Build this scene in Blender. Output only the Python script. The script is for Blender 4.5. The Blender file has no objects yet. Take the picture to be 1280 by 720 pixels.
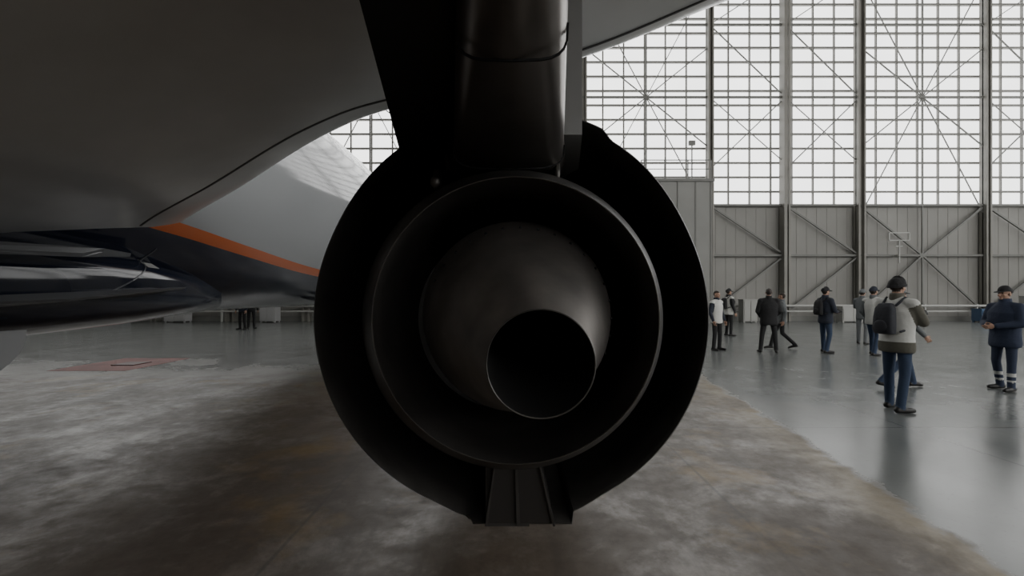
import bpy, bmesh, math, random
import numpy as np
from mathutils import Vector, Matrix, Euler
random.seed(4)
SC = bpy.context.scene
COL = SC.collection
F = 570.0; CH = 1.53; HY = 370.0

# ------------------------------------------------------------------ materials
def mat(name, color, rough=0.5, metal=0.0, bump=0.0, bscale=20.0, var=0.0, vscale=3.0, spec=0.5, coat=0.0):
    m = bpy.data.materials.new(name); m.use_nodes = True
    nt = m.node_tree; b = nt.nodes['Principled BSDF']
    b.inputs['Base Color'].default_value = (*color, 1)
    b.inputs['Roughness'].default_value = rough
    b.inputs['Metallic'].default_value = metal
    b.inputs['Specular IOR Level'].default_value = spec
    b.inputs['Coat Weight'].default_value = coat
    b.inputs['Coat Roughness'].default_value = 0.08
    tc = nt.nodes.new('ShaderNodeTexCoord')
    if var > 0:
        n = nt.nodes.new('ShaderNodeTexNoise'); n.inputs['Scale'].default_value = vscale
        n.inputs['Detail'].default_value = 6
        nt.links.new(tc.outputs['Object'], n.inputs['Vector'])
        r = nt.nodes.new('ShaderNodeMapRange')
        r.inputs['From Min'].default_value = 0.3; r.inputs['From Max'].default_value = 0.7
        r.inputs['To Min'].default_value = 1 - var; r.inputs['To Max'].default_value = 1 + var
        nt.links.new(n.outputs['Fac'], r.inputs['Value'])
        mx = nt.nodes.new('ShaderNodeMix'); mx.data_type = 'RGBA'; mx.blend_type = 'MULTIPLY'
        mx.inputs['Factor'].default_value = 1
        mx.inputs[6].default_value = (*color, 1)
        nt.links.new(r.outputs['Result'], mx.inputs[7])
        nt.links.new(mx.outputs[2], b.inputs['Base Color'])
    if bump > 0:
        n = nt.nodes.new('ShaderNodeTexNoise'); n.inputs['Scale'].default_value = bscale
        n.inputs['Detail'].default_value = 4
        nt.links.new(tc.outputs['Object'], n.inputs['Vector'])
        bp = nt.nodes.new('ShaderNodeBump'); bp.inputs['Strength'].default_value = bump
        bp.inputs['Distance'].default_value = 0.02
        nt.links.new(n.outputs['Fac'], bp.inputs['Height'])
        nt.links.new(bp.outputs['Normal'], b.inputs['Normal'])
    return m

def emis(name, color, s, var=0.12):
    m = bpy.data.materials.new(name); m.use_nodes = True
    nt = m.node_tree; nt.nodes.clear()
    o = nt.nodes.new('ShaderNodeOutputMaterial'); e = nt.nodes.new('ShaderNodeEmission')
    e.inputs['Strength'].default_value = s
    tc = nt.nodes.new('ShaderNodeTexCoord'); n = nt.nodes.new('ShaderNodeTexNoise')
    n.inputs['Scale'].default_value = 0.25; n.inputs['Detail'].default_value = 2
    nt.links.new(tc.outputs['Object'], n.inputs['Vector'])
    r = nt.nodes.new('ShaderNodeMapRange'); r.inputs['From Min'].default_value = .3; r.inputs['From Max'].default_value = .7
    r.inputs['To Min'].default_value = 1 - var; r.inputs['To Max'].default_value = 1
    nt.links.new(n.outputs['Fac'], r.inputs['Value'])
    mx = nt.nodes.new('ShaderNodeMix'); mx.data_type = 'RGBA'; mx.blend_type = 'MULTIPLY'
    mx.inputs['Factor'].default_value = 1; mx.inputs[6].default_value = (*color, 1)
    nt.links.new(r.outputs['Result'], mx.inputs[7]); nt.links.new(mx.outputs[2], e.inputs['Color'])
    nt.links.new(e.outputs[0], o.inputs[0])
    return m

# ------------------------------------------------------------------ mesh helpers
def obj_from(name, verts, faces, mats, parent=None, smooth=True, midx=None, autosmooth=None):
    me = bpy.data.meshes.new(name); me.from_pydata([tuple(v) for v in verts], [], faces)
    for m in (mats if isinstance(mats, (list, tuple)) else [mats]): me.materials.append(m)
    if midx is not None: me.polygons.foreach_set('material_index', midx)
    bm = bmesh.new(); bm.from_mesh(me); bmesh.ops.recalc_face_normals(bm, faces=bm.faces); bm.to_mesh(me); bm.free()
    me.polygons.foreach_set('use_smooth', [smooth] * len(me.polygons))
    if smooth and autosmooth: me.set_sharp_from_angle(angle=math.radians(autosmooth))
    me.update()
    o = bpy.data.objects.new(name, me); COL.objects.link(o)
    if parent: o.parent = parent
    return o

def empty(name, loc=(0, 0, 0), rot=0, scale=1):
    o = bpy.data.objects.new(name, None); COL.objects.link(o)
    o.location = loc; o.rotation_euler = (0, 0, rot); o.scale = (scale,) * 3
    o.empty_display_size = .2
    return o

class MB:
    """mesh accumulator"""
    def __init__(s): s.v = []; s.f = []; s.m = []
    def add(s, v, f, mi=0):
        o = len(s.v); s.v += [tuple(x) for x in v]; s.f += [tuple(i + o for i in q) for q in f]; s.m += [mi] * len(f)
    def box(s, x0, x1, y0, y1, z0, z1, mi=0):
        v = [(x0,y0,z0),(x1,y0,z0),(x1,y1,z0),(x0,y1,z0),(x0,y0,z1),(x1,y0,z1),(x1,y1,z1),(x0,y1,z1)]
        s.add(v, [(0,3,2,1),(4,5,6,7),(0,1,5,4),(1,2,6,5),(2,3,7,6),(3,0,4,7)], mi)
    def bar(s, a, b, w, d=None, mi=0):
        a = Vector(a); b = Vector(b); d = d or w
        ax = (b - a).normalized(); up = Vector((0, 1, 0)) if abs(ax.y) < .9 else Vector((1, 0, 0))
        sx = ax.cross(up).normalized() * (w / 2); sy = up * (d / 2) if abs(ax.y) < .01 else ax.cross(sx).normalized() * (d / 2)
        v = []
        for p in (a, b): v += [p - sx - sy, p + sx - sy, p + sx + sy, p - sx + sy]
        s.add(v, [(0,3,2,1),(4,5,6,7),(0,1,5,4),(1,2,6,5),(2,3,7,6),(3,0,4,7)], mi)
    def loft(s, rings, cap=True, mi=0, closed=True):
        n = len(rings[0]); v = [p for r in rings for p in r]; f = []
        for i in range(len(rings) - 1):
            for j in range(n if closed else n - 1):
                k = (j + 1) % n
                f.append((i*n+j, i*n+k, (i+1)*n+k, (i+1)*n+j))
        if cap: f.append(tuple(range(n))[::-1]); f.append(tuple((len(rings)-1)*n + j for j in range(n)))
        s.add(v, f, mi)
    def capsule(s, a, b, ra, rb, n=14, mi=0, sx=1.0):
        a = Vector(a); b = Vector(b); ax = b - a
        if ax.length < 1e-5: ax = Vector((0, 0, 1e-4)); b = a + ax
        L = ax.length; ax.normalize()
        ref = Vector((1, 0, 0)) if abs(ax.x) < .8 else Vector((0, 1, 0))
        u = (ref - ax * ref.dot(ax)).normalized(); w = ax.cross(u)
        rings = []
        for t in (-85, -60, -35, -12): rings.append((a + ax * ra * math.sin(math.radians(t)), ra * math.cos(math.radians(t))))
        for t in (12, 35, 60, 85): rings.append((b + ax * rb * math.sin(math.radians(t)), rb * math.cos(math.radians(t))))
        s.loft([[c + u * (r * sx * math.cos(2*math.pi*k/n)) + w * (r * math.sin(2*math.pi*k/n)) for k in range(n)] for c, r in rings], mi=mi)
    def ellipsoid(s, c, r, n=16, mi=0, rot=None):
        rings = []
        for t in range(-80, 81, 16):
            z = math.sin(math.radians(t)); q = math.cos(math.radians(t))
            ring = []
            for k in range(n):
                p = Vector((r[0]*q*math.cos(2*math.pi*k/n), r[1]*q*math.sin(2*math.pi*k/n), r[2]*z))
                if rot: p = rot @ p
                ring.append(Vector(c) + p)
            rings.append(ring)
        s.loft(rings, mi=mi)
    def obj(s, name, mats, parent=None, smooth=False, autosmooth=None):
        return obj_from(name, s.v, s.f, mats, parent, smooth, s.m, autosmooth)

def remesh(mb, voxel, smooth_it=4):
    o = mb.obj('tmp', [bpy.data.materials.new('tmp')], smooth=True)
    m = o.modifiers.new('r', 'REMESH'); m.mode = 'VOXEL'; m.voxel_size = voxel; m.use_smooth_shade = True
    sm = o.modifiers.new('s', 'SMOOTH'); sm.factor = .5; sm.iterations = smooth_it
    dg = bpy.context.evaluated_depsgraph_get()
    me = bpy.data.meshes.new_from_object(o.evaluated_get(dg))
    me.materials.clear()
    bpy.data.objects.remove(o)
    return me

def centers(me):
    a = np.zeros(len(me.polygons) * 3); me.polygons.foreach_get('center', a); return a.reshape(-1, 3)

def revolve(mb, prof, cx, cz, n=96, mi=0, rfun=None, cfun=None):
    rings = []
    for y, r in prof:
        c = cfun(y) if cfun else (cx, cz)
        ring = []
        for k in range(n):
            t = 2*math.pi*k/n
            rr = rfun(t, y, r) if rfun else r
            ring.append((c[0] + rr*math.cos(t), y, c[1] + rr*math.sin(t)))
        rings.append(ring)
    mb.loft(rings, cap=False, mi=mi)

# ------------------------------------------------------------------ ROOM
XL, XR, YB, YF, ZC = -34.0, 42.0, -24.0, 28.0, 22.0
SILL = 7.05
m_wall = mat('wall_panel_grey', (.255, .25, .232), .6, 0, .05, 5, .10, .4)
m_steel = mat('steel_grey', (.18, .18, .168), .55, .0, 0, 5, .1, 2)
m_munt = mat('muntin_grey', (.22, .215, .20), .6)
m_ceil = mat('ceiling_grey', (.30, .30, .30), .8)
m_white = mat('white_paint', (.45, .45, .43), .5)
m_glaze = emis('translucent_glazing', (1.0, 1.0, .985), 2.5)
m_rear_fill = emis('rear_fill_emission', (1.0, .985, .96), 4.6)  # emission for the added rear fill panel

def floor_mat():
    m = bpy.data.materials.new('concrete_floor'); m.use_nodes = True
    nt = m.node_tree; b = nt.nodes['Principled BSDF']; L = nt.links
    tc = nt.nodes.new('ShaderNodeTexCoord'); sep = nt.nodes.new('ShaderNodeSeparateXYZ')
    L.new(tc.outputs['Object'], sep.inputs[0])
    def noise(sc, det=6, rough=.55, dist=0, stretch=None):
        n = nt.nodes.new('ShaderNodeTexNoise'); n.inputs['Scale'].default_value = sc
        n.inputs['Detail'].default_value = det; n.inputs['Roughness'].default_value = rough
        n.inputs['Distortion'].default_value = dist
        if stretch:
            mp = nt.nodes.new('ShaderNodeMapping'); mp.inputs['Scale'].default_value = stretch
            mp.inputs['Rotation'].default_value = (0, 0, .35)
            L.new(tc.outputs['Object'], mp.inputs['Vector']); L.new(mp.outputs[0], n.inputs['Vector'])
        else: L.new(tc.outputs['Object'], n.inputs['Vector'])
        return n.outputs['Fac']
    def mr(v, a, b_, c=0, d=1):
        r = nt.nodes.new('ShaderNodeMapRange'); r.inputs['From Min'].default_value = a; r.inputs['From Max'].default_value = b_
        r.inputs['To Min'].default_value = c; r.inputs['To Max'].default_value = d
        L.new(v, r.inputs['Value']); return r.outputs['Result']
    def math_(op, a, b_):
        n = nt.nodes.new('ShaderNodeMath'); n.operation = op
        for i, v in enumerate((a, b_)):
            if isinstance(v, (int, float)): n.inputs[i].default_value = v
            else: L.new(v, n.inputs[i])
        return n.outputs[0]
    def mix(f, a, b_):
        n = nt.nodes.new('ShaderNodeMix'); n.data_type = 'RGBA'
        L.new(f, n.inputs['Factor'])
        for i, v in ((6, a), (7, b_)):
            if isinstance(v, tuple): n.inputs[i].default_value = (*v, 1)
            else: L.new(v, n.inputs[i])
        return n.outputs[2]
    big = noise(.5, 8, .6, .4); mid = noise(1.3, 12, .68, .3); fine = noise(22, 4)
    streak = noise(.9, 11, .66, .2, (2.4, .5, 1)); grit = noise(7, 10, .75)
    worn = mix(mr(big, .40, .62), (.095, .072, .054), (.15, .122, .095))
    worn = mix(mr(mid, .50, .62, 0, .6), worn, (.27, .24, .21))
    worn = mix(mr(streak, .50, .64, 0, .6), worn, (.070, .054, .041))
    worn = mix(mr(grit, .45, .65, 0, .45), worn, (.085, .068, .052))
    yel = mix(mr(noise(.8, 6, .6), .55, .66, 0, .6), worn, (.25, .165, .055))
    paint = mix(mr(big, .35, .7), (.15, .162, .158), (.195, .205, .20))
    paint = mix(mr(streak, .55, .7, 0, .3), paint, (.13, .135, .13))
    edge = math_('SUBTRACT', sep.outputs['X'], math_('ADD', 2.45, math_('MULTIPLY', sep.outputs['Y'], .133)))
    edge = math_('ADD', edge, mr(mid, .3, .7, -.12, .12))
    fx = mr(edge, -.04, .06)
    fy = mr(math_('ADD', sep.outputs['Y'], mr(big, .3, .7, -1.8, 1.8)), 8.0, 10.5)
    fac = math_('MAXIMUM', fx, fy)
    band = math_('MULTIPLY', mr(edge, -.55, -.1), math_('SUBTRACT', 1, fx))
    band = math_('MULTIPLY', band, mr(mid, .4, .6, .35, .9))
    worn2 = mix(band, yel, (.23, .18, .10))
    col = mix(fac, worn2, paint)
    jx = math_('ABSOLUTE', math_('SUBTRACT', math_('FRACT', math_('MULTIPLY', math_('ADD', sep.outputs['X'], 1.4), 1/3.0), 0), .5), 0)
    jy = math_('ABSOLUTE', math_('SUBTRACT', math_('FRACT', math_('MULTIPLY', math_('ADD', sep.outputs['Y'], 0.7), 1/6.0), 0), .5), 0)
    j = math_('MAXIMUM', mr(jx, .494, .498), mr(jy, .497, .499))
    j = math_('MULTIPLY', j, mr(mid, .4, .55, .15, .5))
    col = mix(j, col, (.05, .045, .04))
    sp = mix(mr(fine, .6, .75, 0, .25), col, (.04, .035, .03))
    L.new(sp, b.inputs['Base Color'])
    rr = math_('ADD', mr(mid, .35, .65, .44, .28), mr(grit, .4, .65, .0, .14))
    rf = nt.nodes.new('ShaderNodeMix'); L.new(fac, rf.inputs[0]); L.new(rr, rf.inputs[2])
    L.new(mr(mid, .3, .7, .18, .27), rf.inputs[3]); L.new(rf.outputs[0], b.inputs['Roughness'])
    sf = nt.nodes.new('ShaderNodeMix'); L.new(fac, sf.inputs[0]); L.new(mr(mid, .45, .62, .35, .5), sf.inputs[2]); sf.inputs[3].default_value = .5
    L.new(sf.outputs[0], b.inputs['Specular IOR Level'])
    bp = nt.nodes.new('ShaderNodeBump'); bp.inputs['Strength'].default_value = .04; bp.inputs['Distance'].default_value = .01
    L.new(noise(5, 5), bp.inputs['Height']); L.new(bp.outputs['Normal'], b.inputs['Normal'])
    return m
mb = MB(); mb.box(XL, XR, YB, YF, -.2, 0); mb.obj('floor', floor_mat())
mb = MB(); mb.box(XL, XR, YB, YF, ZC, ZC + .2); mb.obj('ceiling', m_ceil)
mb = MB(); mb.box(XL - .3, XL, YB, YF, 0, ZC); mb.obj('wall_left', m_wall)

mb = MB(); mb.box(XL, XR, YF, YF + .3, 0, SILL)
x = XL
while x < XR:
    mb.box(x, x + .07, YF - .015, YF, 0.3, SILL - .1); x += .62
mb.box(XL, XR, YF, YF + .3, 21.2, ZC)
mb.obj('wall_front', m_wall)
mb = MB(); mb.box(XL, XR, YF + .15, YF + .25, SILL, 21.2); mb.obj('window_1', m_glaze)
mb = MB()
mains = [-29.25, -21.6, -12.45, -4.8, 4.3, 12.0, 21.1, 28.75, 37.85]
z = SILL
while z < 21.2:
    mb.box(XL, XR, YF - .02, YF + .12, z - .055, z + .055); z += .885
for a, b_ in zip([XL] + mains, mains + [XR]):
    n = max(1, round((b_ - a) / 1.28))
    for i in range(1, n):
        xx = a + (b_ - a) * i / n
        mb.box(xx - .04, xx + .04, YF, YF + .12, SILL, 21.2)
mb.obj('trim_1', m_munt)
ZT = 21.95
mb = MB()
for i, x in enumerate(mains):
    w = .17 if i % 2 else .22
    mb.box(x - w, x - w + .1, YF - .55, YF - .1, 0, ZT); mb.box(x + w - .1, x + w, YF - .55, YF - .1, 0, ZT)
    mb.box(x - w, x + w, YF - .35, YF - .28, 0, ZT)
for x in (-17, -.25, 16.6, 33.3):
    mb.box(x - .26, x - .08, YF - .65, YF - .1, 0, ZT); mb.box(x + .10, x + .22, YF - .5, YF - .1, 0, ZT)
nd = sorted(mains + [-17, -.25, 16.6, 33.3])
for a, b_ in zip(nd[:-1], nd[1:]):
    wide = (b_ - a) > 6; yy = YF - .3
    if wide:
        c = (a + b_) / 2; zc = 13.6
        mb.bar((c, yy, 0), (c, yy, ZT), .08, mi=1)
        for dz in (-5.6, 5.6):
            for xx in (a, b_): mb.bar((c, yy, zc), (xx, yy, zc + dz*.55), .06, mi=1); mb.bar((c, yy, zc), (xx, yy, zc + dz*1.3), .05, mi=1)
        mb.bar((a, yy, SILL), (c, yy, 4.0), .10, mi=1); mb.bar((b_, yy, SILL), (c, yy, 4.0), .10, mi=1)
        mb.bar((a, yy, .5), (c, yy, 4.0), .10, mi=1); mb.bar((b_, yy, .5), (c, yy, 4.0), .10, mi=1)
    else:
        mb.bar((a, yy, 9.2), (b_, yy, 13.6), .06, mi=1); mb.bar((b_, yy, 13.6), (a, yy, 18.0), .06, mi=1)
        mb.bar((a, yy, 18.0), (b_, yy, 21), .05, mi=1); mb.bar((b_, yy, 9.6), (a, yy, 13.6), .045, mi=1)
        mb.bar((a, yy, SILL), (b_, yy, 4.0), .10, mi=1); mb.bar((a, yy, .5), (b_, yy, 4.0), .10, mi=1)
for z in (4.0, SILL, 13.6, 18.0):
    mb.box(XL + .05, XR - .05, YF - .36, YF - .24, z - .06, z + .06, 1)
mb.obj('steel_frame', [mat('column_grey', (.23, .222, .20), .5, 0, 0, 5, .15, .7), m_steel])
mb = MB(); mb.box(XL, XR, YB - .3, YB, 0, 7); mb.box(XL, XR, YB - .3, YB, 20, ZC); mb.box(XL, 3, YB - .3, YB, 7, 20); mb.obj('wall_rear', m_wall)
mb = MB(); mb.box(3, XR, YB - .2, YB - .1, 7, 20); mb.obj('rear_fill_panel', m_rear_fill)  # unseen glowing panel behind the camera, added and sized as rear fill
mb = MB(); mb.box(XR, XR + .3, YB, YF, 0, SILL); mb.box(XR, XR + .3, YB, YF, 19, ZC); mb.obj('wall_right', m_wall)
mb = MB(); mb.box(XR + .1, XR + .2, YB, YF, SILL, 19); mb.obj('side_fill_panel', m_glaze)  # unseen glowing band, added to light the engine from the right
mb = MB()
for xa, xb in ((XL+1, 6.6), (11.9, XR-1)):
    mb.capsule((xa, YF-.9, .95), (xb, YF-.9, .95), .07, .07, 10)
    mb.capsule((xa, YF-.9, .62), (xb, YF-.9, .62), .05, .05, 10)
    x = xa + .2
    while x < xb: mb.box(x, x+.08, YF-.93, YF-.8, 0, 1.05); x += 3.1
mb.obj('heating_pipe', m_white, smooth=False)
mb = MB()
mb.box(XL, XR, YF-.08, YF-.02, 0, .3); mb.obj('baseboard_front', m_steel)
for x, w, h, c in ((13.3, .8, 1.3, (.35,.35,.33)), (19.0, 1.2, .9, (.4,.4,.38)), (27.0, 1.0, .75, (.08,.14,.24)), (29.8, .7, 1.5, (.4,.4,.38)), (22.6, .6, 1.2, (.3,.3,.29)), (-20, 1.2, .8, (.4,.4,.4)), (-14.5, .9, .9, (.4,.4,.4)), (-24, 1.6, .7, (.3,.3,.32))):
    mb = MB(); mb.box(x, x+w, YF-1.8, YF-1.2, .08, h); mb.box(x-.03, x+w+.03, YF-1.83, YF-1.17, h, h+.04)
    mb.box(x+.04, x+w/2-.02, YF-1.83, YF-1.8, .14, h-.06); mb.box(x+w/2+.02, x+w-.04, YF-1.83, YF-1.8, .14, h-.06)
    for dx in (.03, w-.1): mb.box(x+dx, x+dx+.07, YF-1.78, YF-1.7, 0, .08); mb.box(x+dx, x+dx+.07, YF-1.3, YF-1.22, 0, .08)
    mb.obj('equipment_cabinet', mat('cab', c, .5))
mb = MB()
mb.box(7.2, 11.15, 25.4, 26.9, 0, 7.9); mb.box(7.1, 11.25, 25.3, 26.95, 7.9, 8.05, 1)
for x in (7.2, 8.2, 9.2, 10.2, 11.05): mb.box(x, x+.06, 25.36, 25.4, 0, 7.9, 1)
for x in (7.2, 8.5, 9.8, 11.1): mb.bar((x, 25.4, 8.05), (x, 25.4, 9.1), .05, mi=1)
mb.bar((7.2, 25.4, 9.1), (11.1, 25.4, 9.1), .05, mi=1); mb.bar((7.2, 25.4, 8.6), (11.1, 25.4, 8.6), .04, mi=1)
mb.box(10.2, 10.26, 25.9, 25.96, 8.05, 10.3, 1); mb.box(10.05, 10.4, 25.85, 26.0, 10.1, 10.35, 1)
mb.obj('plant_room_booth', [mat('booth_grey', (.24,.24,.225), .55, 0, 0, 5, .08, .6), m_steel])
mb = MB()
X0 = 22.5; Y0 = 27.2
mb.bar((X0, Y0, 4.85), (X0+1.2, Y0, 4.85), .05); mb.bar((X0, Y0, 5.3), (X0+1.2, Y0, 5.3), .05)
mb.bar((X0, Y0, 4.85), (X0, Y0, 5.3), .05); mb.bar((X0+1.2, Y0, 4.85), (X0+1.2, Y0, 5.3), .05)
mb.bar((X0+.6, Y0, 4.85), (X0+.6, Y0, 3.5), .05); mb.box(X0+.55, X0+.65, Y0, Y0+.4, 3.9, 4.0)
mb.bar((X0+.4, Y0, 4.5), (X0+.8, Y0, 4.5), .05)
mb.obj('wall_bracket_lamp', m_white)
mb = MB()
for y in range(-20, 28, 8):
    for z in (20.3, 21.7): mb.box(XL+.05, XR-.05, y-.1, y+.1, z-.1, z+.1)
    x = XL+.1
    while x < XR - 3: mb.bar((x, y, 20.3), (x+1.5, y, 21.7), .1); mb.bar((x+1.5, y, 21.7), (x+3, y, 20.3), .1); x += 3
mb.obj('roof_truss', m_steel)
mb = MB(); mb.box(-9.5, -7.9, 9.3, 11.2, 0, .004)
mb.box(-8.8,-8.3,10.0,10.5,.004,.02,1)
mb.obj('red_floor_mat', [mat('red_floor_paint', (.22,.05,.038), .6, 0,0,5,.3,2), mat('red_dark', (.12,.04,.035), .5)])

# ------------------------------------------------------------------ AIRCRAFT
plane = empty('passenger_airplane')
def livery():
    m = bpy.data.materials.new('fuselage_livery'); m.use_nodes = True
    nt = m.node_tree; b = nt.nodes['Principled BSDF']; L = nt.links
    tc = nt.nodes.new('ShaderNodeTexCoord'); sep = nt.nodes.new('ShaderNodeSeparateXYZ'); L.new(tc.outputs['Object'], sep.inputs[0])
    cv = nt.nodes.new('ShaderNodeFloatCurve')
    mr = nt.nodes.new('ShaderNodeMapRange'); mr.inputs['From Min'].default_value = 3; mr.inputs['From Max'].default_value = 13
    L.new(sep.outputs['Y'], mr.inputs['Value']); L.new(mr.outputs[0], cv.inputs['Value'])
    c = cv.mapping.curves[0]
    pts = [(0, .63), (.15, .59), (.27, .545), (.48, .475), (1, .40)]
    c.points[0].location = pts[0]; c.points[1].location = pts[-1]
    for p in pts[1:-1]: c.points.new(*p)
    cv.mapping.update()
    zz = nt.nodes.new('ShaderNodeMath'); zz.operation = 'MULTIPLY_ADD'; L.new(cv.outputs[0], zz.inputs[0]); zz.inputs[1].default_value = 2; zz.inputs[2].default_value = 1
    d = nt.nodes.new('ShaderNodeMath'); d.operation = 'SUBTRACT'; L.new(sep.outputs['Z'], d.inputs[0]); L.new(zz.outputs[0], d.inputs[1])
    cr = nt.nodes.new('ShaderNodeValToRGB'); cr.color_ramp.interpolation = 'CONSTANT'
    e = cr.color_ramp.elements
    e[0].position = 0; e[0].color = (.012, .016, .032, 1); e[1].position = .478; e[1].color = (.46, .10, .02, 1)
    q = e.new(.528); q.color = (.30, .31, .32, 1)
    r2 = nt.nodes.new('ShaderNodeMapRange'); r2.inputs['From Min'].default_value = -1.1; r2.inputs['From Max'].default_value = 1.1
    L.new(d.outputs[0], r2.inputs['Value']); L.new(r2.outputs[0], cr.inputs[0]); L.new(cr.outputs[0], b.inputs['Base Color'])
    b.inputs['Roughness'].default_value = .10; b.inputs['Specular IOR Level'].default_value = .5
    n = nt.nodes.new('ShaderNodeTexNoise'); n.inputs['Scale'].default_value = 1.1; L.new(tc.outputs['Object'], n.inputs['Vector'])
    bp = nt.nodes.new('ShaderNodeBump'); bp.inputs['Strength'].default_value = .10; bp.inputs['Distance'].default_value = .03
    L.new(n.outputs['Fac'], bp.inputs['Height']); L.new(bp.outputs[0], b.inputs['Normal'])
    return m
m_liv = livery()
FX, FZ, FR = -4.95, 3.28, 1.98
mb = MB(); rings = []
for y, r, dz in ((-20, .35, 1.3), (-16, 1.1, .8), (-12, 1.7, .25), (-9, 1.95, .02), (-6, FR, 0), (0, FR, 0), (6, FR, 0), (11.0, FR, 0), (12.2, 1.93, -.02), (13.4, 1.77, -.08), (14.5, 1.5, -.2), (15.4, 1.15, -.34), (16.1, .75, -.46), (16.5, .35, -.52), (16.6, .05, -.55)):
    rings.append([(FX + r*math.cos(2*math.pi*k/96), y, FZ + dz + r*1.0*math.sin(2*math.pi*k/96)) for k in range(96)])
mb.loft(rings); mb.obj('fuselage', m_liv, plane, True)
mb = MB(); rings = []
FAIR = ((-7, .5, 1.6, 1.9), (-6, 1.2, 1.32, 2.0), (-4.5, 1.60, 1.2, 2.0), (0, 1.68, 1.17, 2.0), (3.3, 1.66, 1.17, 2.0), (4.3, 1.58, 1.2, 1.98), (5.2, 1.35, 1.25, 1.9), (6.2, 1.0, 1.29, 1.8), (7.0, .5, 1.32, 1.6))
for y, hw, zb, zt in FAIR:
    ring = []
    zm = (zb + zt) / 2; hz = (zt - zb) / 2
    for k in range(64):
        t = 2*math.pi*k/64; e = .6
        cx_ = abs(math.cos(t))**e * math.copysign(1, math.cos(t)); sz = abs(math.sin(t))**e * math.copysign(1, math.sin(t))
        ring.append((FX + hw*cx_, y, zm + hz*sz))
    rings.append(ring)
mb.loft(rings); mb.obj('belly_fairing', m_liv, plane, True)
def surf(y, z):          # outermost X of the aircraft side at this station
    for a, b_ in zip(FAIR[:-1], FAIR[1:]):
        if a[0] <= y <= b_[0]:
            t = (y-a[0])/(b_[0]-a[0]); hw, zb, zt = [a[i]+(b_[i]-a[i])*t for i in (1, 2, 3)]
            zm = (zb+zt)/2; hz = (zt-zb)/2; q = abs(z-zm)/hz
            xf = FX + hw*(1-min(1, q)**(2/.6))**.3 if q < 1 else -99
    xc = FX + math.sqrt(max(0, FR**2-(z-FZ)**2)); return max(xf, xc)
m_pale = mat('pale_grey_paint', (.36, .37, .38), .28, 0, 0, 5, .05, 1, coat=.3)
m_dgrey = mat('dark_grey_panel', (.10, .105, .115), .35, 0, 0, 5, .1, 1, coat=.2)
m_dark = mat('dark_gap', (.01, .01, .012), .5)
def blade(mb, pts, th, mi=0):
    v = [Vector(p) for p in pts]; n = (v[1]-v[0]).cross(v[2]-v[0]).normalized() * th
    k = len(v); mb.add(v + [p + n for p in v], [tuple(range(k))[::-1], tuple(range(k, 2*k))] + [(i, (i+1)%k, k+(i+1)%k, k+i) for i in range(k)], mi)
mb = MB()
blade(mb, [(-3.18, 1.2, 1.74), (-3.20, 3.4, 1.85), (-3.30, 3.95, 1.90), (-3.22, 3.6, 1.905), (-3.16, 1.2, 1.80)], -.03)
blade(mb, [(-3.05, 1.0, 1.45), (-3.10, 3.2, 1.51), (-3.25, 4.55, 1.62), (-3.45, 4.5, 1.58), (-3.5, 3.2, 1.36), (-3.5, 1.0, 1.32)], -.02)
mb.obj('fairing_edge_panel', [m_dgrey, m_dark], plane, False)
mb = MB(); pl = []
for i in range(15):
    t = i/14; z = 1.99 - .45*t; y = 4.42 - .10*t - .62*t*t; pl.append((surf(y, z)+.002, y, z))
for a, b_ in zip(pl[:-1], pl[1:]): mb.bar(a, b_, .009)
mb.obj('fairing_seam', m_dgrey, plane)
mb = MB(); q = []
for y, z in ((4.30, 1.80), (4.52, 1.80), (4.52, 1.85), (4.30, 1.85)): q.append((surf(y, z)+.008, y, z))
mb.add(q + [(a-.006, b_, c) for a, b_, c in q], [(0,1,2,3), (7,6,5,4), (0,4,5,1), (1,5,6,2), (2,6,7,3), (3,7,4,0)])
mb.obj('white_placard', m_white, plane)
mb = MB(); pr = []
for k in range(20):
    t = -math.pi*k/19
    pr.append((-3.3 - .03*math.sin(t), 2.55 + .55*math.cos(t), 1.30 + .34*math.sin(t)*1))
mb.add(pr + [(x_-.04, y_, z_) for x_, y_, z_ in pr], [tuple(range(20)), tuple(range(20, 40))[::-1]] + [(i, (i+1)%20, 20+(i+1)%20, 20+i) for i in range(20)])
mb.obj('landing_gear_door', m_pale, plane)

# wing
LE = [(-4.4, 5.10, 1.98), (-3.58, 4.69, 2.11), (-3.135, 4.468, 2.275), (-2.46, 4.13, 2.47), (-1.713, 3.756, 2.716), (-1.234, 3.517, 2.825), (-.913, 3.356, 2.855), (.40, 2.70, 2.89), (1.22, 2.29, 3.02), (4, .9, 3.28), (8, -1.1, 3.66), (12, -3.1, 4.04)]
def cr(pts, x):
    for i in range(len(pts)-1):
        if pts[i][0] <= x <= pts[i+1][0]:
            p0 = pts[max(0,i-1)]; p1 = pts[i]; p2 = pts[i+1]; p3 = pts[min(len(pts)-1,i+2)]
            t = (x-p1[0])/(p2[0]-p1[0])
            out = []
            for c in (1, 2):
                m1 = (p2[c]-p0[c])/(p2[0]-p0[0]) * (p2[0]-p1[0]); m2 = (p3[c]-p1[c])/(p3[0]-p1[0])*(p2[0]-p1[0])
                out.append((2*t**3-3*t*t+1)*p1[c] + (t**3-2*t*t+t)*m1 + (-2*t**3+3*t*t)*p2[c] + (t**3-t*t)*m2)
            return out
    return pts[-1][1:]
def wing_low(X, s):
    y, z = cr(LE, X)
    te = -2.6 if X < 1.5 else -2.6 - (X-1.5)*.32
    drop = max(0, 2.88 - z)
    dip = .10*math.sin(min(1, s/.5)*math.pi/2)
    z2 = z - dip*(1 if X > -1 else max(.1, 1-drop*1.2)) - 1.12*drop*min(s, .45) + .28*max(0, s-.45)
    return y + (te-y)*s, z2
xs = list(np.linspace(-4.4, 1.5, 60)) + list(np.linspace(1.7, 12, 30))
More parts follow.
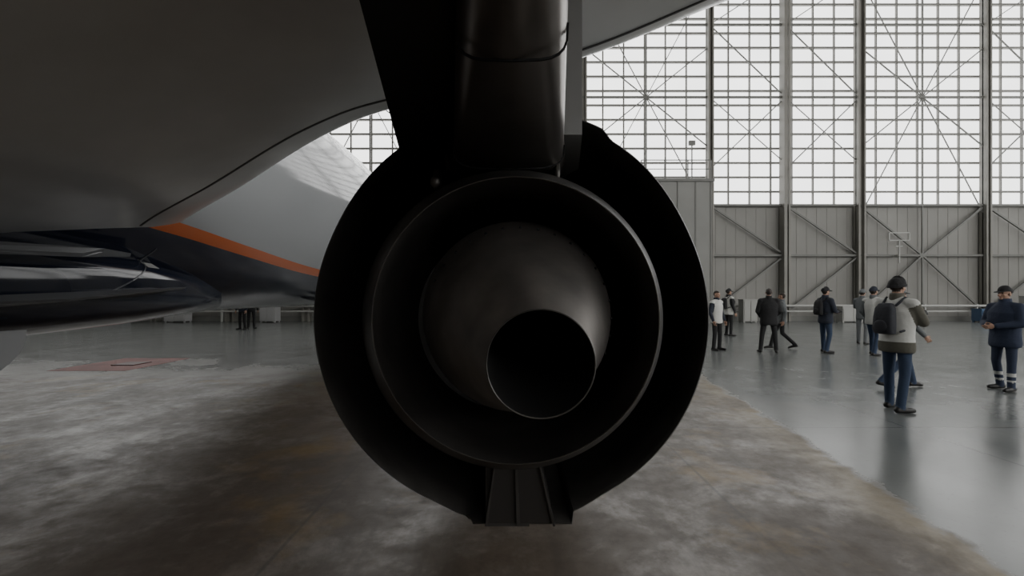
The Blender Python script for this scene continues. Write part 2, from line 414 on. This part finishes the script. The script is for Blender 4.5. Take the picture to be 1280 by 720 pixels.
mb = MB(); rings = []
ss = [0, .002, .006, .012, .025, .05, .08, .12, .17, .25, .35, .45, .55, .65, .75, .85, .93, 1]
for X in xs:
    ring = []
    for s in ss:
        y, z = wing_low(X, s)
        z += .10*(1-min(1, math.sqrt(s/.05)))*.5
        ring.append((X, y, z))
    for s in ss[::-1][1:-1]:
        y, z = wing_low(X, s)
        th = .62*(math.sqrt(s)*1.45 - 1.45*s*.98)*(1 if X < 2 else max(.35, 1-(X-2)*.06)) + .05
        ring.append((X, y, z + th + .05))
    rings.append(ring)
mb.loft(rings)
wing_m = mat('wing_skin_grey', (.70, .705, .70), .28, .25, .08, 1.3, .14, 1.0, coat=.3)
mb.obj('wing', wing_m, plane, True)
mb = MB()
def seam(sfun, x0, x1, w, mi=0, n=60, off=.003):
    top = []
    for i in range(n+1):
        X = x0+(x1-x0)*i/n; s = sfun(X)
        for ds in (0, w):
            y, z = wing_low(X, s+ds); top.append((X, y, z-off))
    k = len(top)
    v = top + [(a, b_, c+off*1.5) for a, b_, c in top]; f = []
    for i in range(n):
        a = 2*i; f.append((a, a+1, a+3, a+2)); f.append((k+a, k+a+2, k+a+3, k+a+1))
        f.append((a, a+2, k+a+2, k+a)); f.append((a+1, k+a+1, k+a+3, a+3))
    mb.add(v, f, mi)
seam(lambda X: .035 + .01*abs(X), -3.3, 1.5, .0035)
for X0 in (.9, 1.9):
    pts = [wing_low(X0, s) for s in np.linspace(.06, .6, 14)]
    for a, b_ in zip(pts[:-1], pts[1:]): mb.bar((X0, a[0], a[1]), (X0, b_[0], b_[1]), .004)
mb.obj('wing_panel_seams', mat('seam_grey', (.05,.05,.05), .5), plane)
mb = MB()
y, z = wing_low(1.0, .06); mb.box(.92, 1.05, y-.02, y+.02, z-.008, z+.004); mb.obj('orange_wing_mark', mat('orange_mark', (.55,.16,.04), .5), plane)

# pylon
m_pyl = mat('pylon_metal', (.25, .228, .213), .34, .8, .06, 3, .25, 2.5)
m_pylb = mat('pylon_black', (.026, .025, .025), .5, .2)
mb = MB(); rings = []
for (Y, xr, xl, zb, xp, zp) in ((-1.6, .05, -.03, 2.62, -.08, 2.66), (-.6, .08, -.06, 2.44, -.2, 2.48), (.3, .10, -.09, 2.28, -.28, 2.33), (1.0, .126, -.12, 2.18, -.35, 2.235), (1.9, .215, -.243, 2.05, -.467, 2.13), (2.15, .25, -.30, 2.08, -.50, 2.16), (3.2, .36, -.36, 2.3, -.50, 2.35)):
    ring = []
    ztop = 2.95
    c = (xr+xl)/2; hw = (xr-xl)/2
    r = min(.09, hw*.75)
    ring.append((xr, Y, ztop)); ring.append((xr, Y, zb + r + .25)); ring.append((xr, Y, zb+r))
    for t in (20, 40, 60, 80): ring.append((xr - r + r*math.cos(math.radians(t)), Y, zb + r - r*math.sin(math.radians(t))))
    ring.append((c, Y, zb - .012))
    for t in (80, 60, 40, 20): ring.append((xl + r - r*math.cos(math.radians(t)), Y, zb + r - r*math.sin(math.radians(t))))
    ring.append((xl, Y, zb + r)); ring.append((xl-.002, Y, zp + .06)); ring.append((xp, Y, zp)); ring.append((xp, Y, zp+.3)); ring.append((xp, Y, ztop))
    rings.append(ring)
mb.loft(rings)
for i, f in enumerate(mb.f):
    if len(f) == 4:
        j = sorted(set(q % 17 for q in f))
        if min(j) >= 12: mb.m[i] = 1
mb.obj('pylon_fairing', [m_pyl, m_pylb], plane, True, 35)
mb = MB()
for Y in (1.184, 1.85):
    t = (Y-1.0)/.9; xr = .126+(.215-.126)*t; xl = -.12-(.123)*t; zb = 2.18-.13*t
    pts = []
    for k in range(13):
        a = math.pi*k/12; pts.append(((xr+xl)/2 + (xr-xl)/2*1.005*math.copysign(abs(math.cos(a))**.5, math.cos(a)), Y+.0, zb+.085-.097*abs(math.sin(a))**.55))
    for a, b_ in zip(pts[:-1], pts[1:]): mb.bar(a, b_, .006, .006)
mb.obj('pylon_seam', m_dark, plane)
mb = MB(); rings = []
for (Y, xr, xl, zb, zt) in ((1.95, .30, -.30, 2.22, 3.0), (2.6, .38, -.38, 2.25, 3.0), (3.3, .36, -.36, 2.3, 2.95), (4.6, .2, -.2, 2.35, 2.6), (5.2, .04, -.04, 2.3, 2.4)):
    rings.append([(xr, Y, zt), (xr, Y, zb), (xl, Y, zb), (xl, Y, zt)])
mb.loft(rings); mb.obj('pylon_forward', mat('pylon_side_paint', (.60,.61,.62), .25, .2, 0,5,.05,1, coat=.4), plane, False)

# ---------------- engine
EC = (-.003, 1.427)
m_cowl = mat('nacelle_grey', (.30,.30,.30), .3, .3, coat=.4)
m_nozblk = mat('nozzle_black', (.075, .071, .068), .42, .3, .03, 8, .3, 5)
m_core = mat('core_cowl_black', (.068, .065, .062), .42, .5, .03, 8, .3, 4)
m_lip = mat('nozzle_lip_metal', (.17, .16, .15), .42, .8)
m_plug = mat('exhaust_plug_inconel', (.44, .412, .39), .38, .85, .04, 30, .22, 6)
m_tube = mat('tube_black', (.008, .008, .008), .8)  # even near-black colour for the inside of the plug tube
def rf(t, y, r):
    d = math.degrees(t) % 360
    w = max(0, min(1, (2.7 - y)/.5))
    k = 1.0
    sb = math.sin(t); cb = math.cos(t)
    if sb < -.5:
        px = cb*r - .035
        if abs(px) < .215: k = max(k, (.908/.875)/abs(sb))
        elif abs(px) < .40: q = (.40-abs(px))/.185; k = k + .022*q*q*(3-2*q)
    dd = d if d <= 90 else (180 - d if d < 180 else 0)
    if dd > 22:
        q = min(1, (dd-22)/40); k += .036*q*q*(3-2*q)
        st = 60
        if dd > st: q = min(1, (dd-st)/5); k += .034*q*q*(3-2*q)
    return r*(1 + (k-1)*w)
mb = MB()
out = [(2.02, .872), (2.03, .880), (2.3, .93), (2.7, .99), (3.2, 1.03), (3.9, 1.05), (4.5, 1.03), (4.9, .98), (5.12, .92), (5.2, .86), (5.15, .80), (5.0, .77), (4.6, .80), (4.0, .84)]
revolve(mb, out[:12], *EC, n=240, rfun=rf)
inn = [(2.02, .872), (2.04, .862), (2.3, .875), (2.7, .90), (3.1, .90)]
revolve(mb, inn, *EC, n=240, mi=1, rfun=rf)
revolve(mb, out[10:], *EC, n=180, mi=1)
revolve(mb, [(3.1, .90), (3.1, .3)], *EC, n=96, mi=1)
for i, f in enumerate(mb.f):
    if mb.m[i] == 0 and all(mb.v[q][1] < 2.32 for q in f): mb.m[i] = 1
mb.obj('engine_nacelle', [m_cowl, m_nozblk], plane, True, 40)
mb = MB(); revolve(mb, [(4.0, .84), (4.02, .02)], *EC, n=64)
for k in range(24):
    a = 2*math.pi*k/24; c, s = math.cos(a), math.sin(a); c2, s2 = math.cos(a+.16), math.sin(a+.16)
    mb.add([(EC[0]+.2*c, 4.08, EC[1]+.2*s), (EC[0]+.83*c, 4.05, EC[1]+.83*s), (EC[0]+.83*c2, 4.25, EC[1]+.83*s2), (EC[0]+.2*c2, 4.2, EC[1]+.2*s2)], [(0,1,2,3)])
revolve(mb, [(4.05, .26), (4.3, .2), (4.5, .1), (4.58, .01)], *EC, n=40)
mb.obj('engine_fan', m_steel, plane, True, 30)
def cc(y):
    t = (2.02 - y)/.52
    return (-.003 + .0155*t, 1.427 + .0225*t)
mb = MB()
revolve(mb, [(3.12, .60), (2.7, .70), (2.3, .70), (2.0, .655), (1.75, .575), (1.55, .497), (1.50, .475)], 0, 0, n=128, cfun=cc)
revolve(mb, [(1.50, .475), (1.497, .473), (1.50, .471)], 0, 0, n=128, cfun=cc, mi=1)
revolve(mb, [(1.50, .471), (1.6, .478), (1.9, .50), (2.2, .50), (2.35, .47), (2.36, .2)], 0, 0, n=128, cfun=cc, mi=2)
mb.obj('core_nozzle', [m_core, m_lip, m_nozblk], plane, True, 40)
m_bif = mat('bifurcation_grey', (.05,.047,.045), .45, .5)
mb = MB()
mb.box(-.115, .075, 1.98, 2.7, .53, .83, 0)
for x0, x1 in ((-.115, -.105), (.02, .035), (.175, .185)): 
    mb.add([(x0,1.95,.545),(x1,1.95,.545),(x1*.55+.0,1.85,.90),(x0*.55,1.85,.90),(x0,2.4,.545),(x1,2.4,.545),(x1*.55,2.4,.9),(x0*.55,2.4,.9)],
       [(0,3,2,1),(4,5,6,7),(0,1,5,4),(1,2,6,5),(2,3,7,6),(3,0,4,7)], 1)
mb.add([(-.11,1.97,.548),(.18,1.97,.548),(.10,1.88,.88),(-.06,1.88,.88)], [(0,1,2,3)], 0)
mb.obj('lower_bifurcation', [m_bif, m_core], plane, False)
mb = MB(); mb.box(-.33, -.30, 1.9, 2.0, 1.98, 2.06); mb.ellipsoid((-.315, 1.88, 2.0), (.022,.02,.028), 10); mb.box(.18,.2,1.9,2.0,1.98,2.1)
mb.obj('pylon_latch', m_lip, plane, True)
def pc(y):
    t = (1.8 - y)/.6
    t2 = max(0, .35*t + .65*t*t) if t > 0 else 0
    return (.018 + .058*t2, 1.455 - .104*t2)
prof = [(2.36, .40), (2.1, .40), (1.9, .385), (1.8, .37), (1.72, .352), (1.64, .328), (1.56, .298), (1.48, .262), (1.40, .224), (1.33, .192), (1.27, .167), (1.22, .150), (1.20, .1455)]
mb = MB()
revolve(mb, prof, 0, 0, n=96, cfun=pc)
revolve(mb, [(1.20, .1455), (1.198, .1435), (1.20, .1415)], 0, 0, n=96, cfun=pc, mi=1)
def tube_c(y):
    t = (y-1.2)/1.0; return (.076 - .06*t, 1.351 + .10*t)
revolve(mb, [(1.20, .1415), (1.4, .137), (1.7, .137), (2.2, .137), (2.21, .01)], 0, 0, n=64, cfun=tube_c, mi=2)
mb.obj('exhaust_plug', [m_plug, m_lip, m_tube], plane, True, 40)
mb = MB()
for k in range(-3, 14):
    a = math.radians(12 + k*11); y = 1.66; r = .336; c = pc(y)
    mb.ellipsoid((c[0] + r*math.cos(a), y, c[1] + r*math.sin(a)), (.0055, .0055, .0055), 8)
mb.obj('plug_vent_holes', m_dark, plane, True)
mb = MB()
mb.capsule((FX, 12.2, 1.5), (FX, 12.1, .4), .09, .07); 
for sx in (-.25, .25):
    rings = []
    for xx, r in ((-.1, .2), (-.1, .33), (-.07, .37), (.07, .37), (.1, .33), (.1, .2)):
        rings.append([(FX+sx+xx, 12.1 + r*math.cos(2*math.pi*k/28), .37 + r*math.sin(2*math.pi*k/28)) for k in range(28)])
    mb.loft(rings, mi=1)
mb.capsule((FX-.25, 12.1, .37), (FX+.25, 12.1, .37), .05, .05)
for v in range(len(mb.v)): x_, y_, z_ = mb.v[v]; mb.v[v] = (x_, y_ + 1.0, z_)
mb.obj('nose_gear', [m_pale, mat('tyre_rubber', (.02,.02,.02), .8)], plane, True, 40)

# ------------------------------------------------------------------ PEOPLE
m_skin = mat('skin', (.40, .24, .17), .55)
m_eye = mat('eye_dark', (.02, .015, .01), .2)
m_navy = mat('navy_cloth', (.022, .027, .042), .85, 0, .5, 14)
m_black = mat('black_cloth', (.015, .015, .016), .85, 0, .5, 14)
m_lips = mat('lips', (.33, .13, .11), .5)
m_jeans = mat('denim', (.035, .055, .10), .9, 0, .4, 16)
m_khaki = mat('khaki_cloth', (.11, .105, .085), .9, 0, .5, 14)
m_gry = mat('grey_cloth', (.14, .15, .155), .9, 0, .5, 14)
m_vest = mat('white_vest', (.60, .60, .57), .8, 0, .5, 12)
m_shoe = mat('shoe_black', (.012, .011, .01), .5)
m_refl = mat('reflective_strip', (.5, .5, .48), .4)
m_dblue = mat('dark_blue_cloth', (.024, .034, .065), .85, 0, .5, 14)
m_hairb = mat('hair_brown', (.03, .02, .014), .7, 0, .5, 60)

mb = MB()
mb.capsule((0,0,.01), (0,0,-.03), .024, .026, 12); mb.ellipsoid((0, 0, -.055), (.016, .042, .048), 14)
fing = [(.030, .072, .0095, 0.25), (.010, .080, .0095, .35), (-.010, .075, .009, .45), (-.029, .060, .008, .55)]
for y, L, r, curl in fing:
    p = Vector((0, y, -.088)); ang = curl*.6
    for seg in (.42, .32, .26):
        q = p + Vector((-math.sin(ang), y*.10, -math.cos(ang))) * (L*seg)
        mb.capsule(p, q, r, r*.92, 10); p = q; ang += curl*1.1; r *= .93
p = Vector((-.006, .028, -.03)); q = p + Vector((-.012, .030, -.028)); mb.capsule(p, q, .013, .011, 10); mb.capsule(q, q + Vector((-.014, .010, -.028)), .011, .009, 10)
hand_me = remesh(mb, .0038, 2); hand_me.name = 'hand'; hand_me.materials.append(m_skin)
mb = MB()
mb.ellipsoid((0, -.012, .150), (.076, .096, .090), 24); mb.ellipsoid((0, .022, .095), (.058, .072, .072), 20)
mb.capsule((0, -.02, -.04), (0, -.008, .07), .058, .054, 18)
mb.capsule((0, .088, .128), (0, .104, .096), .009, .014, 10); mb.ellipsoid((0, .072, .040), (.026, .024, .020), 12)
mb.ellipsoid((0, .084, .066), (.024, .012, .008), 12)
for s in (-1, 1):
    mb.ellipsoid((s*.077, -.006, .112), (.009, .020, .032), 12); mb.ellipsoid((s*.032, .074, .147), (.022, .012, .007), 10)
    mb.ellipsoid((s*.038, .062, .095), (.02, .02, .022), 10)
head_me = remesh(mb, .0055, 3); head_me.name = 'head'

def make_hat(kind, m, par):
    mb = MB(); rings = []
    zb = .150 if kind == 'cap' else .135; g = 1.10 if kind == 'cap' else 1.16
    for i in range(10):
        t = i/9*math.radians(86); 
        z = zb + (.105 if kind == 'cap' else .125)*math.sin(t); q = math.cos(t)**.8
        rings.append([(.078*g*q*math.cos(2*math.pi*k/24), -.010 + .100*g*q*math.sin(2*math.pi*k/24), z + (0.01 if math.sin(2*math.pi*k/24) > 0 else -.012)) for k in range(24)])
    mb.loft(rings)
    if kind == 'cap':
        b1 = []; b2 = []
        for k in range(13):
            a = math.pi*k/12; b1.append((.082*math.cos(a), .06+.115*math.sin(a), .158-.02*math.sin(a))); b2.append((.082*math.cos(a), .06+.115*math.sin(a), .166-.02*math.sin(a)))
        n = 13; mb.add(b1+b2, [tuple(range(n))[::-1], tuple(range(n, 2*n))] + [(i, (i+1)%n, n+(i+1)%n, n+i) for i in range(n)])
    else:
        rr = []
        for z, g2 in ((.118, 1.15), (.118, 1.22), (.150, 1.22), (.152, 1.14)):
            rr.append([(.078*g2*math.cos(2*math.pi*k/24), -.010 + .100*g2*math.sin(2*math.pi*k/24), z + .012*math.sin(2*math.pi*k/24)) for k in range(24)])
        mb.loft(rr)
    return mb.obj('hat', m, par, True, 50)

def seg_d(P, a, b):
    a = np.array(a); b = np.array(b); ab = b-a; t = np.clip(((P-a)@ab)/(ab@ab+1e-9), 0, 1)
    return np.linalg.norm(P - (a + t[:,None]*ab), axis=1)

def person(px, py, face=0, pose='stand', jacket=None, arms=None, trousers=None, hat=None, hatm=None, hair=None,
           hem=.80, bulk=1.0, pack=None, camera=False, strips=False, head_turn=0, H=1.76, name='standing_man', lean=0, Y=None, collar=True, vest=False):
    Y = Y or F*CH/(py-HY); X = (px-640)/F*Y
    E = empty(name, (X, Y, 0), math.radians(face), H/1.76)
    D = dict(lh=(-.095,0,.92), rh=(.095,0,.92), lk=(-.115,.02,.50), rk=(.115,.02,.50), la=(-.13,-.01,.085), ra=(.13,-.01,.085),
             ls=(-.195,-.01,1.41), rs=(.195,-.01,1.41), le=(-.27,-.03,1.13), re=(.27,-.03,1.13), lw=(-.26,.07,.89), rw=(.26,.07,.89))
    if pose == 'stride':
        D.update(lk=(-.10,.20,.52), la=(-.10,.30,.10), rk=(.10,-.02,.49), ra=(.10,-.36,.15), le=(-.26,-.10,1.14), lw=(-.25,-.05,.90), re=(.26,.04,1.14), rw=(.25,.22,.95))
    if pose == 'hold':
        D.update(le=(-.25,.10,1.18), re=(.25,.10,1.18), lw=(-.09,.31,1.27), rw=(.09,.31,1.27), la=(-.13,.05,.085), ra=(.13,-.12,.085), rk=(.115,-.02,.5))
    if pose == 'hold_low':
        D.update(le=(-.27,.04,1.14), re=(.27,.04,1.14), lw=(-.09,.26,1.10), rw=(.09,.26,1.10), la=(-.13,.05,.085), ra=(.13,-.08,.085))
    if pose == 'wide':
        D.update(lk=(-.16,.02,.49), la=(-.20,-.01,.085), rk=(.15,.02,.50), ra=(.18,.03,.085), le=(-.27,.0,1.13), re=(.27,.0,1.13), lw=(-.17,.2,.98), rw=(.17,.2,.98))
    if pose == 'step':
        D.update(lk=(-.10,.10,.50), la=(-.11,.12,.085), rk=(.10,.0,.49), ra=(.11,-.16,.085), le=(-.26,-.06,1.14), lw=(-.24,.10,.95), re=(.26,.02,1.14), rw=(.22,.2,1.0))
    def ln(p):
        p = Vector(p)
        if p.z > .92: p.y += (p.z-.92)*lean
        return p
    for k in D: D[k] = ln(D[k])
    mb = MB(); b = bulk; parts = []
    def cap(a, c, r0, r1, lab): mb.capsule(a, c, r0, r1, 14); parts.append((tuple(a), tuple(c), (r0+r1)/2, lab))
    for s in 'lr':
        cap(D[s+'h'], D[s+'k'], .088, .064, 'leg'); cap(D[s+'k'], D[s+'a'], .063, .054, 'leg')
        a = D[s+'a']; sg = -1 if s == 'l' else 1
        pitch = 0 if a.z < .12 else -.03
        cap((a.x, a.y-.045, max(.045, a.z-.04)), (a.x+sg*.03, a.y+.10, max(.040, a.z-.045+pitch)), .044, .042, 'foot')
        cap((a.x+sg*.03, a.y+.10, max(.040, a.z-.045+pitch)), (a.x+sg*.04, a.y+.165, .036 if a.z < .12 else .04), .043, .034, 'foot')
        cap(D[s+'s'], D[s+'e'], .066*b, .052*b, 'arm'); cap(D[s+'e'], D[s+'w'], .052*b, .038*b, 'arm')
        cap((D[s+'s'].x*.4, D[s+'s'].y, D[s+'s'].z+.03), D[s+'s'], .065, .066*b, 'torso')
    tor = [(hem, .172, .125), (hem+.06, .182, .132), (.98, .170, .125), (1.08, .172, .125), (1.2, .188, .135), (1.32, .198, .130), (1.41, .165, .11), (1.47, .10, .085), (1.52, .066, .066)]
    rings = []
    for z, rx, ry in tor:
        bb = b if z < 1.4 else (b+1)/2
        c = ln((0, 0, z))
        rings.append([(c.x + rx*bb*math.cos(2*math.pi*k/28), c.y + ry*bb*math.sin(2*math.pi*k/28) - .005, z) for k in range(28)])
    mb.loft(rings)
    c0 = ln((0,0,.95)); c1 = ln((0,0,1.40)); parts.append((tuple(c0), tuple(c1), .155*b, 'torso')); parts.append((tuple(c1), tuple(ln((0,0,1.54))), .07, 'torso'))
    me = remesh(mb, .0145, 3)
    for m in (jacket, arms or jacket, trousers, m_shoe, m_refl): me.materials.append(m)
    P = centers(me); best = np.full(len(P), 9.); lab = np.zeros(len(P), int); code = dict(torso=0, arm=1, leg=2, foot=3)
    for a, c, r, l in parts:
        d = seg_d(P, a, c) - r; w = d < best; best[w] = d[w]; lab[w] = code[l]
    up = (P[:,2] > hem+.005) & (lab == 2); lab[up] = 0
    lo = (P[:,2] < hem-.01) & (lab == 0); lab[lo] = 2
    if vest:
        lab[(lab == 0) & (P[:,2] < hem+.14)] = 1
    if strips:
        s = ((P[:,2] > .26) & (P[:,2] < .31) & (lab == 2)) | ((P[:,2] > .16) & (P[:,2] < .20) & (lab == 2))
        lab[s] = 4
    me.polygons.foreach_set('material_index', lab.tolist()); me.polygons.foreach_set('use_smooth', [True]*len(me.polygons))
    me.name = 'clothed_body'; o = bpy.data.objects.new('clothed_body', me); COL.objects.link(o); o.parent = E
    hm = head_me.copy(); hm.materials.append(m_skin); hm.materials.append(hair or m_hairb); hm.materials.append(m_lips)
    P = centers(hm); li = np.zeros(len(P), int)
    li[(P[:,2] > .175 - .25*np.clip(.03 - P[:,1], 0, .2)*1.0) & (P[:,1] < .075) | ((P[:,1] < -.02) & (P[:,2] > .06)) ] = 1
    li[(P[:,2] > .19)] = 1
    li[(abs(P[:,0]) < .022) & (P[:,1] > .088) & (P[:,2] > .058) & (P[:,2] < .074)] = 2
    hm.polygons.foreach_set('material_index', li.tolist()); hm.polygons.foreach_set('use_smooth', [True]*len(hm.polygons))
    ho = bpy.data.objects.new('head', hm); COL.objects.link(ho); ho.parent = E
    ho.location = ln((0, .0, 1.52)); ho.rotation_euler = (0, 0, math.radians(head_turn))
    eb = MB()
    for s in (-1, 1): eb.ellipsoid((s*.031, .080, .128), (.012, .008, .008), 10)
    eb.obj('eyes', m_eye, ho, True)
    if hat: make_hat(hat, hatm, ho)
    if collar:
        cb = MB(); rr = []
        for z, r in ((1.45, .085), (1.53, .078), (1.56, .074), (1.555, .064), (1.47, .062)):
            c = ln((0, -.01, z)); rr.append([(c.x + r*math.cos(2*math.pi*k/20), c.y + r*1.08*math.sin(2*math.pi*k/20), z) for k in range(20)])
        cb.loft(rr, cap=False); cb.obj('collar', arms or jacket, E, True)
    for s in 'lr':
        w = D[s+'w']; e = D[s+'e']; d = (w - e).normalized()
        ho2 = bpy.data.objects.new('hand_'+s, hand_me); COL.objects.link(ho2); ho2.parent = E
        zax = -d; fwd = Vector((0, 1, 0)) if abs(d.y) < .7 else Vector((0, 0, 1))
        xs_ = fwd.cross(zax).normalized(); ys_ = zax.cross(xs_).normalized()
        if s == 'l': M = Matrix((( -xs_.x, ys_.x, zax.x), (-xs_.y, ys_.y, zax.y), (-xs_.z, ys_.z, zax.z)))
        else: M = Matrix(((xs_.x, ys_.x, zax.x), (xs_.y, ys_.y, zax.y), (xs_.z, ys_.z, zax.z)))
        ho2.matrix_local = Matrix.Translation(w + d*.02) @ M.to_4x4()
    if pack:
        pb = MB(); rr = []
        for z, w, dp in ((1.02, .09, .04), (1.03, .12, .06), (1.09, .13, .075), (1.25, .125, .07), (1.36, .115, .06), (1.42, .08, .045), (1.43, .04, .03)):
            c = ln((0, 0, z)); ring = []
            for k in range(28):
                t = 2*math.pi*k/28; cx_ = abs(math.cos(t))**.6*math.copysign(1, math.cos(t)); sy = abs(math.sin(t))**.6*math.copysign(1, math.sin(t))
                ring.append((c.x + w*cx_, c.y - .135*b - dp*.8 + dp*sy, z))
            rr.append(ring)
        pb.loft(rr); pb.ellipsoid(tuple(ln((0, -.135*b-.13, 1.13))), (.09, .025, .08), 14)
        for s in (-1, 1):
            pts = [ln((s*.09, -.12*b, 1.40)), ln((s*.115, -.03, 1.50)), ln((s*.12, .09*b, 1.42)), ln((s*.14, .135*b, 1.28)), ln((s*.17, .07*b, 1.12)), ln((s*.15, -.12*b, 1.06))]
            for a, c in zip(pts[:-1], pts[1:]): pb.capsule(a, c, .016, .016, 8)
        pb.obj('backpack', pack, E, True, 50)
    if camera:
        w = (D['lw'] + D['rw'])/2 + Vector((0, .08, .02)); kb = MB()
        kb.box(w.x-.065, w.x+.065, w.y-.03, w.y+.03, w.z-.045, w.z+.045); kb.box(w.x-.025, w.x+.025, w.y-.03, w.y+.02, w.z+.045, w.z+.07)
        kb.capsule((w.x, w.y+.03, w.z), (w.x, w.y+.10, w.z), .032, .034, 16)
        kb.obj('camera_body', m_shoe, E, False)
    return E

m_packg = mat('backpack_grey', (.035, .037, .045), .8, 0, .4, 14)
person(1121, 513, face=-76, pose='hold', jacket=m_vest, arms=m_khaki, trousers=m_jeans, hat='beanie', hatm=m_black, bulk=1.20, hem=.78, pack=m_packg, H=1.77, lean=.02, vest=True, camera=True)
person(1124, 485, face=-95, pose='stride', jacket=m_gry, trousers=m_jeans, hat='cap', hatm=m_gry, H=1.66, name='walking_man', bulk=1.0)
person(1256, 488, face=95, pose='hold_low', jacket=m_dblue, trousers=m_dblue, hat='cap', hatm=m_black, H=1.68, bulk=1.24, strips=True, hem=.74)
person(1032, 441, face=-85, pose='hold_low', jacket=m_navy, trousers=m_jeans, hat='cap', hatm=m_black, pack=m_black, camera=True, H=1.76, bulk=1.15)
person(961, 441, face=-20, pose='wide', jacket=m_black, trousers=m_black, hair=mat('hair_greybrown', (.05,.04,.035), .7), H=1.74, bulk=1.22, hem=.76)
person(977, 441, face=60, pose='stride', jacket=m_gry, trousers=m_black, H=1.62, name='walking_man', Y=13.2)
person(1078, 430, face=-60, pose='hold', jacket=m_gry, trousers=m_gry, hat='cap', hatm=m_gry, H=1.74)
person(1092, 444, face=-70, pose='step', jacket=m_vest, arms=m_gry, trousers=m_jeans, hat='cap', hatm=m_navy, H=1.76, bulk=1.1)
person(896, 438, face=-150, pose='stand', jacket=m_vest, arms=m_navy, trousers=m_black, H=1.68, bulk=1.1)
person(911, 420, face=-80, pose='stand', jacket=m_vest, arms=m_black, trousers=m_black, hat='cap', hatm=m_black, pack=m_black, H=1.80, bulk=1.1)
person(303, 412, face=170, pose='stand', jacket=m_navy, trousers=m_black, H=1.76)
person(314, 411, face=10, pose='stand', jacket=m_black, trousers=m_black, H=1.74)

# ------------------------------------------------------------------ LIGHT / WORLD
w = bpy.data.worlds.new('world'); SC.world = w; w.use_nodes = True
w.node_tree.nodes['Background'].inputs[0].default_value = (.8, .85, .9, 1); w.node_tree.nodes['Background'].inputs[1].default_value = .5

# ------------------------------------------------------------------ CAMERA
cd = bpy.data.cameras.new('camera'); co = bpy.data.objects.new('camera', cd); COL.objects.link(co)
cd.sensor_width = 36; cd.lens = 36*F/1280; cd.shift_y = 10/1280; cd.clip_start = .05; cd.clip_end = 300
co.location = (0, 0, CH); co.rotation_euler = (math.radians(90), 0, 0)
SC.camera = co
SC.view_settings.view_transform = 'AgX'
SC.view_settings.exposure = 0.45
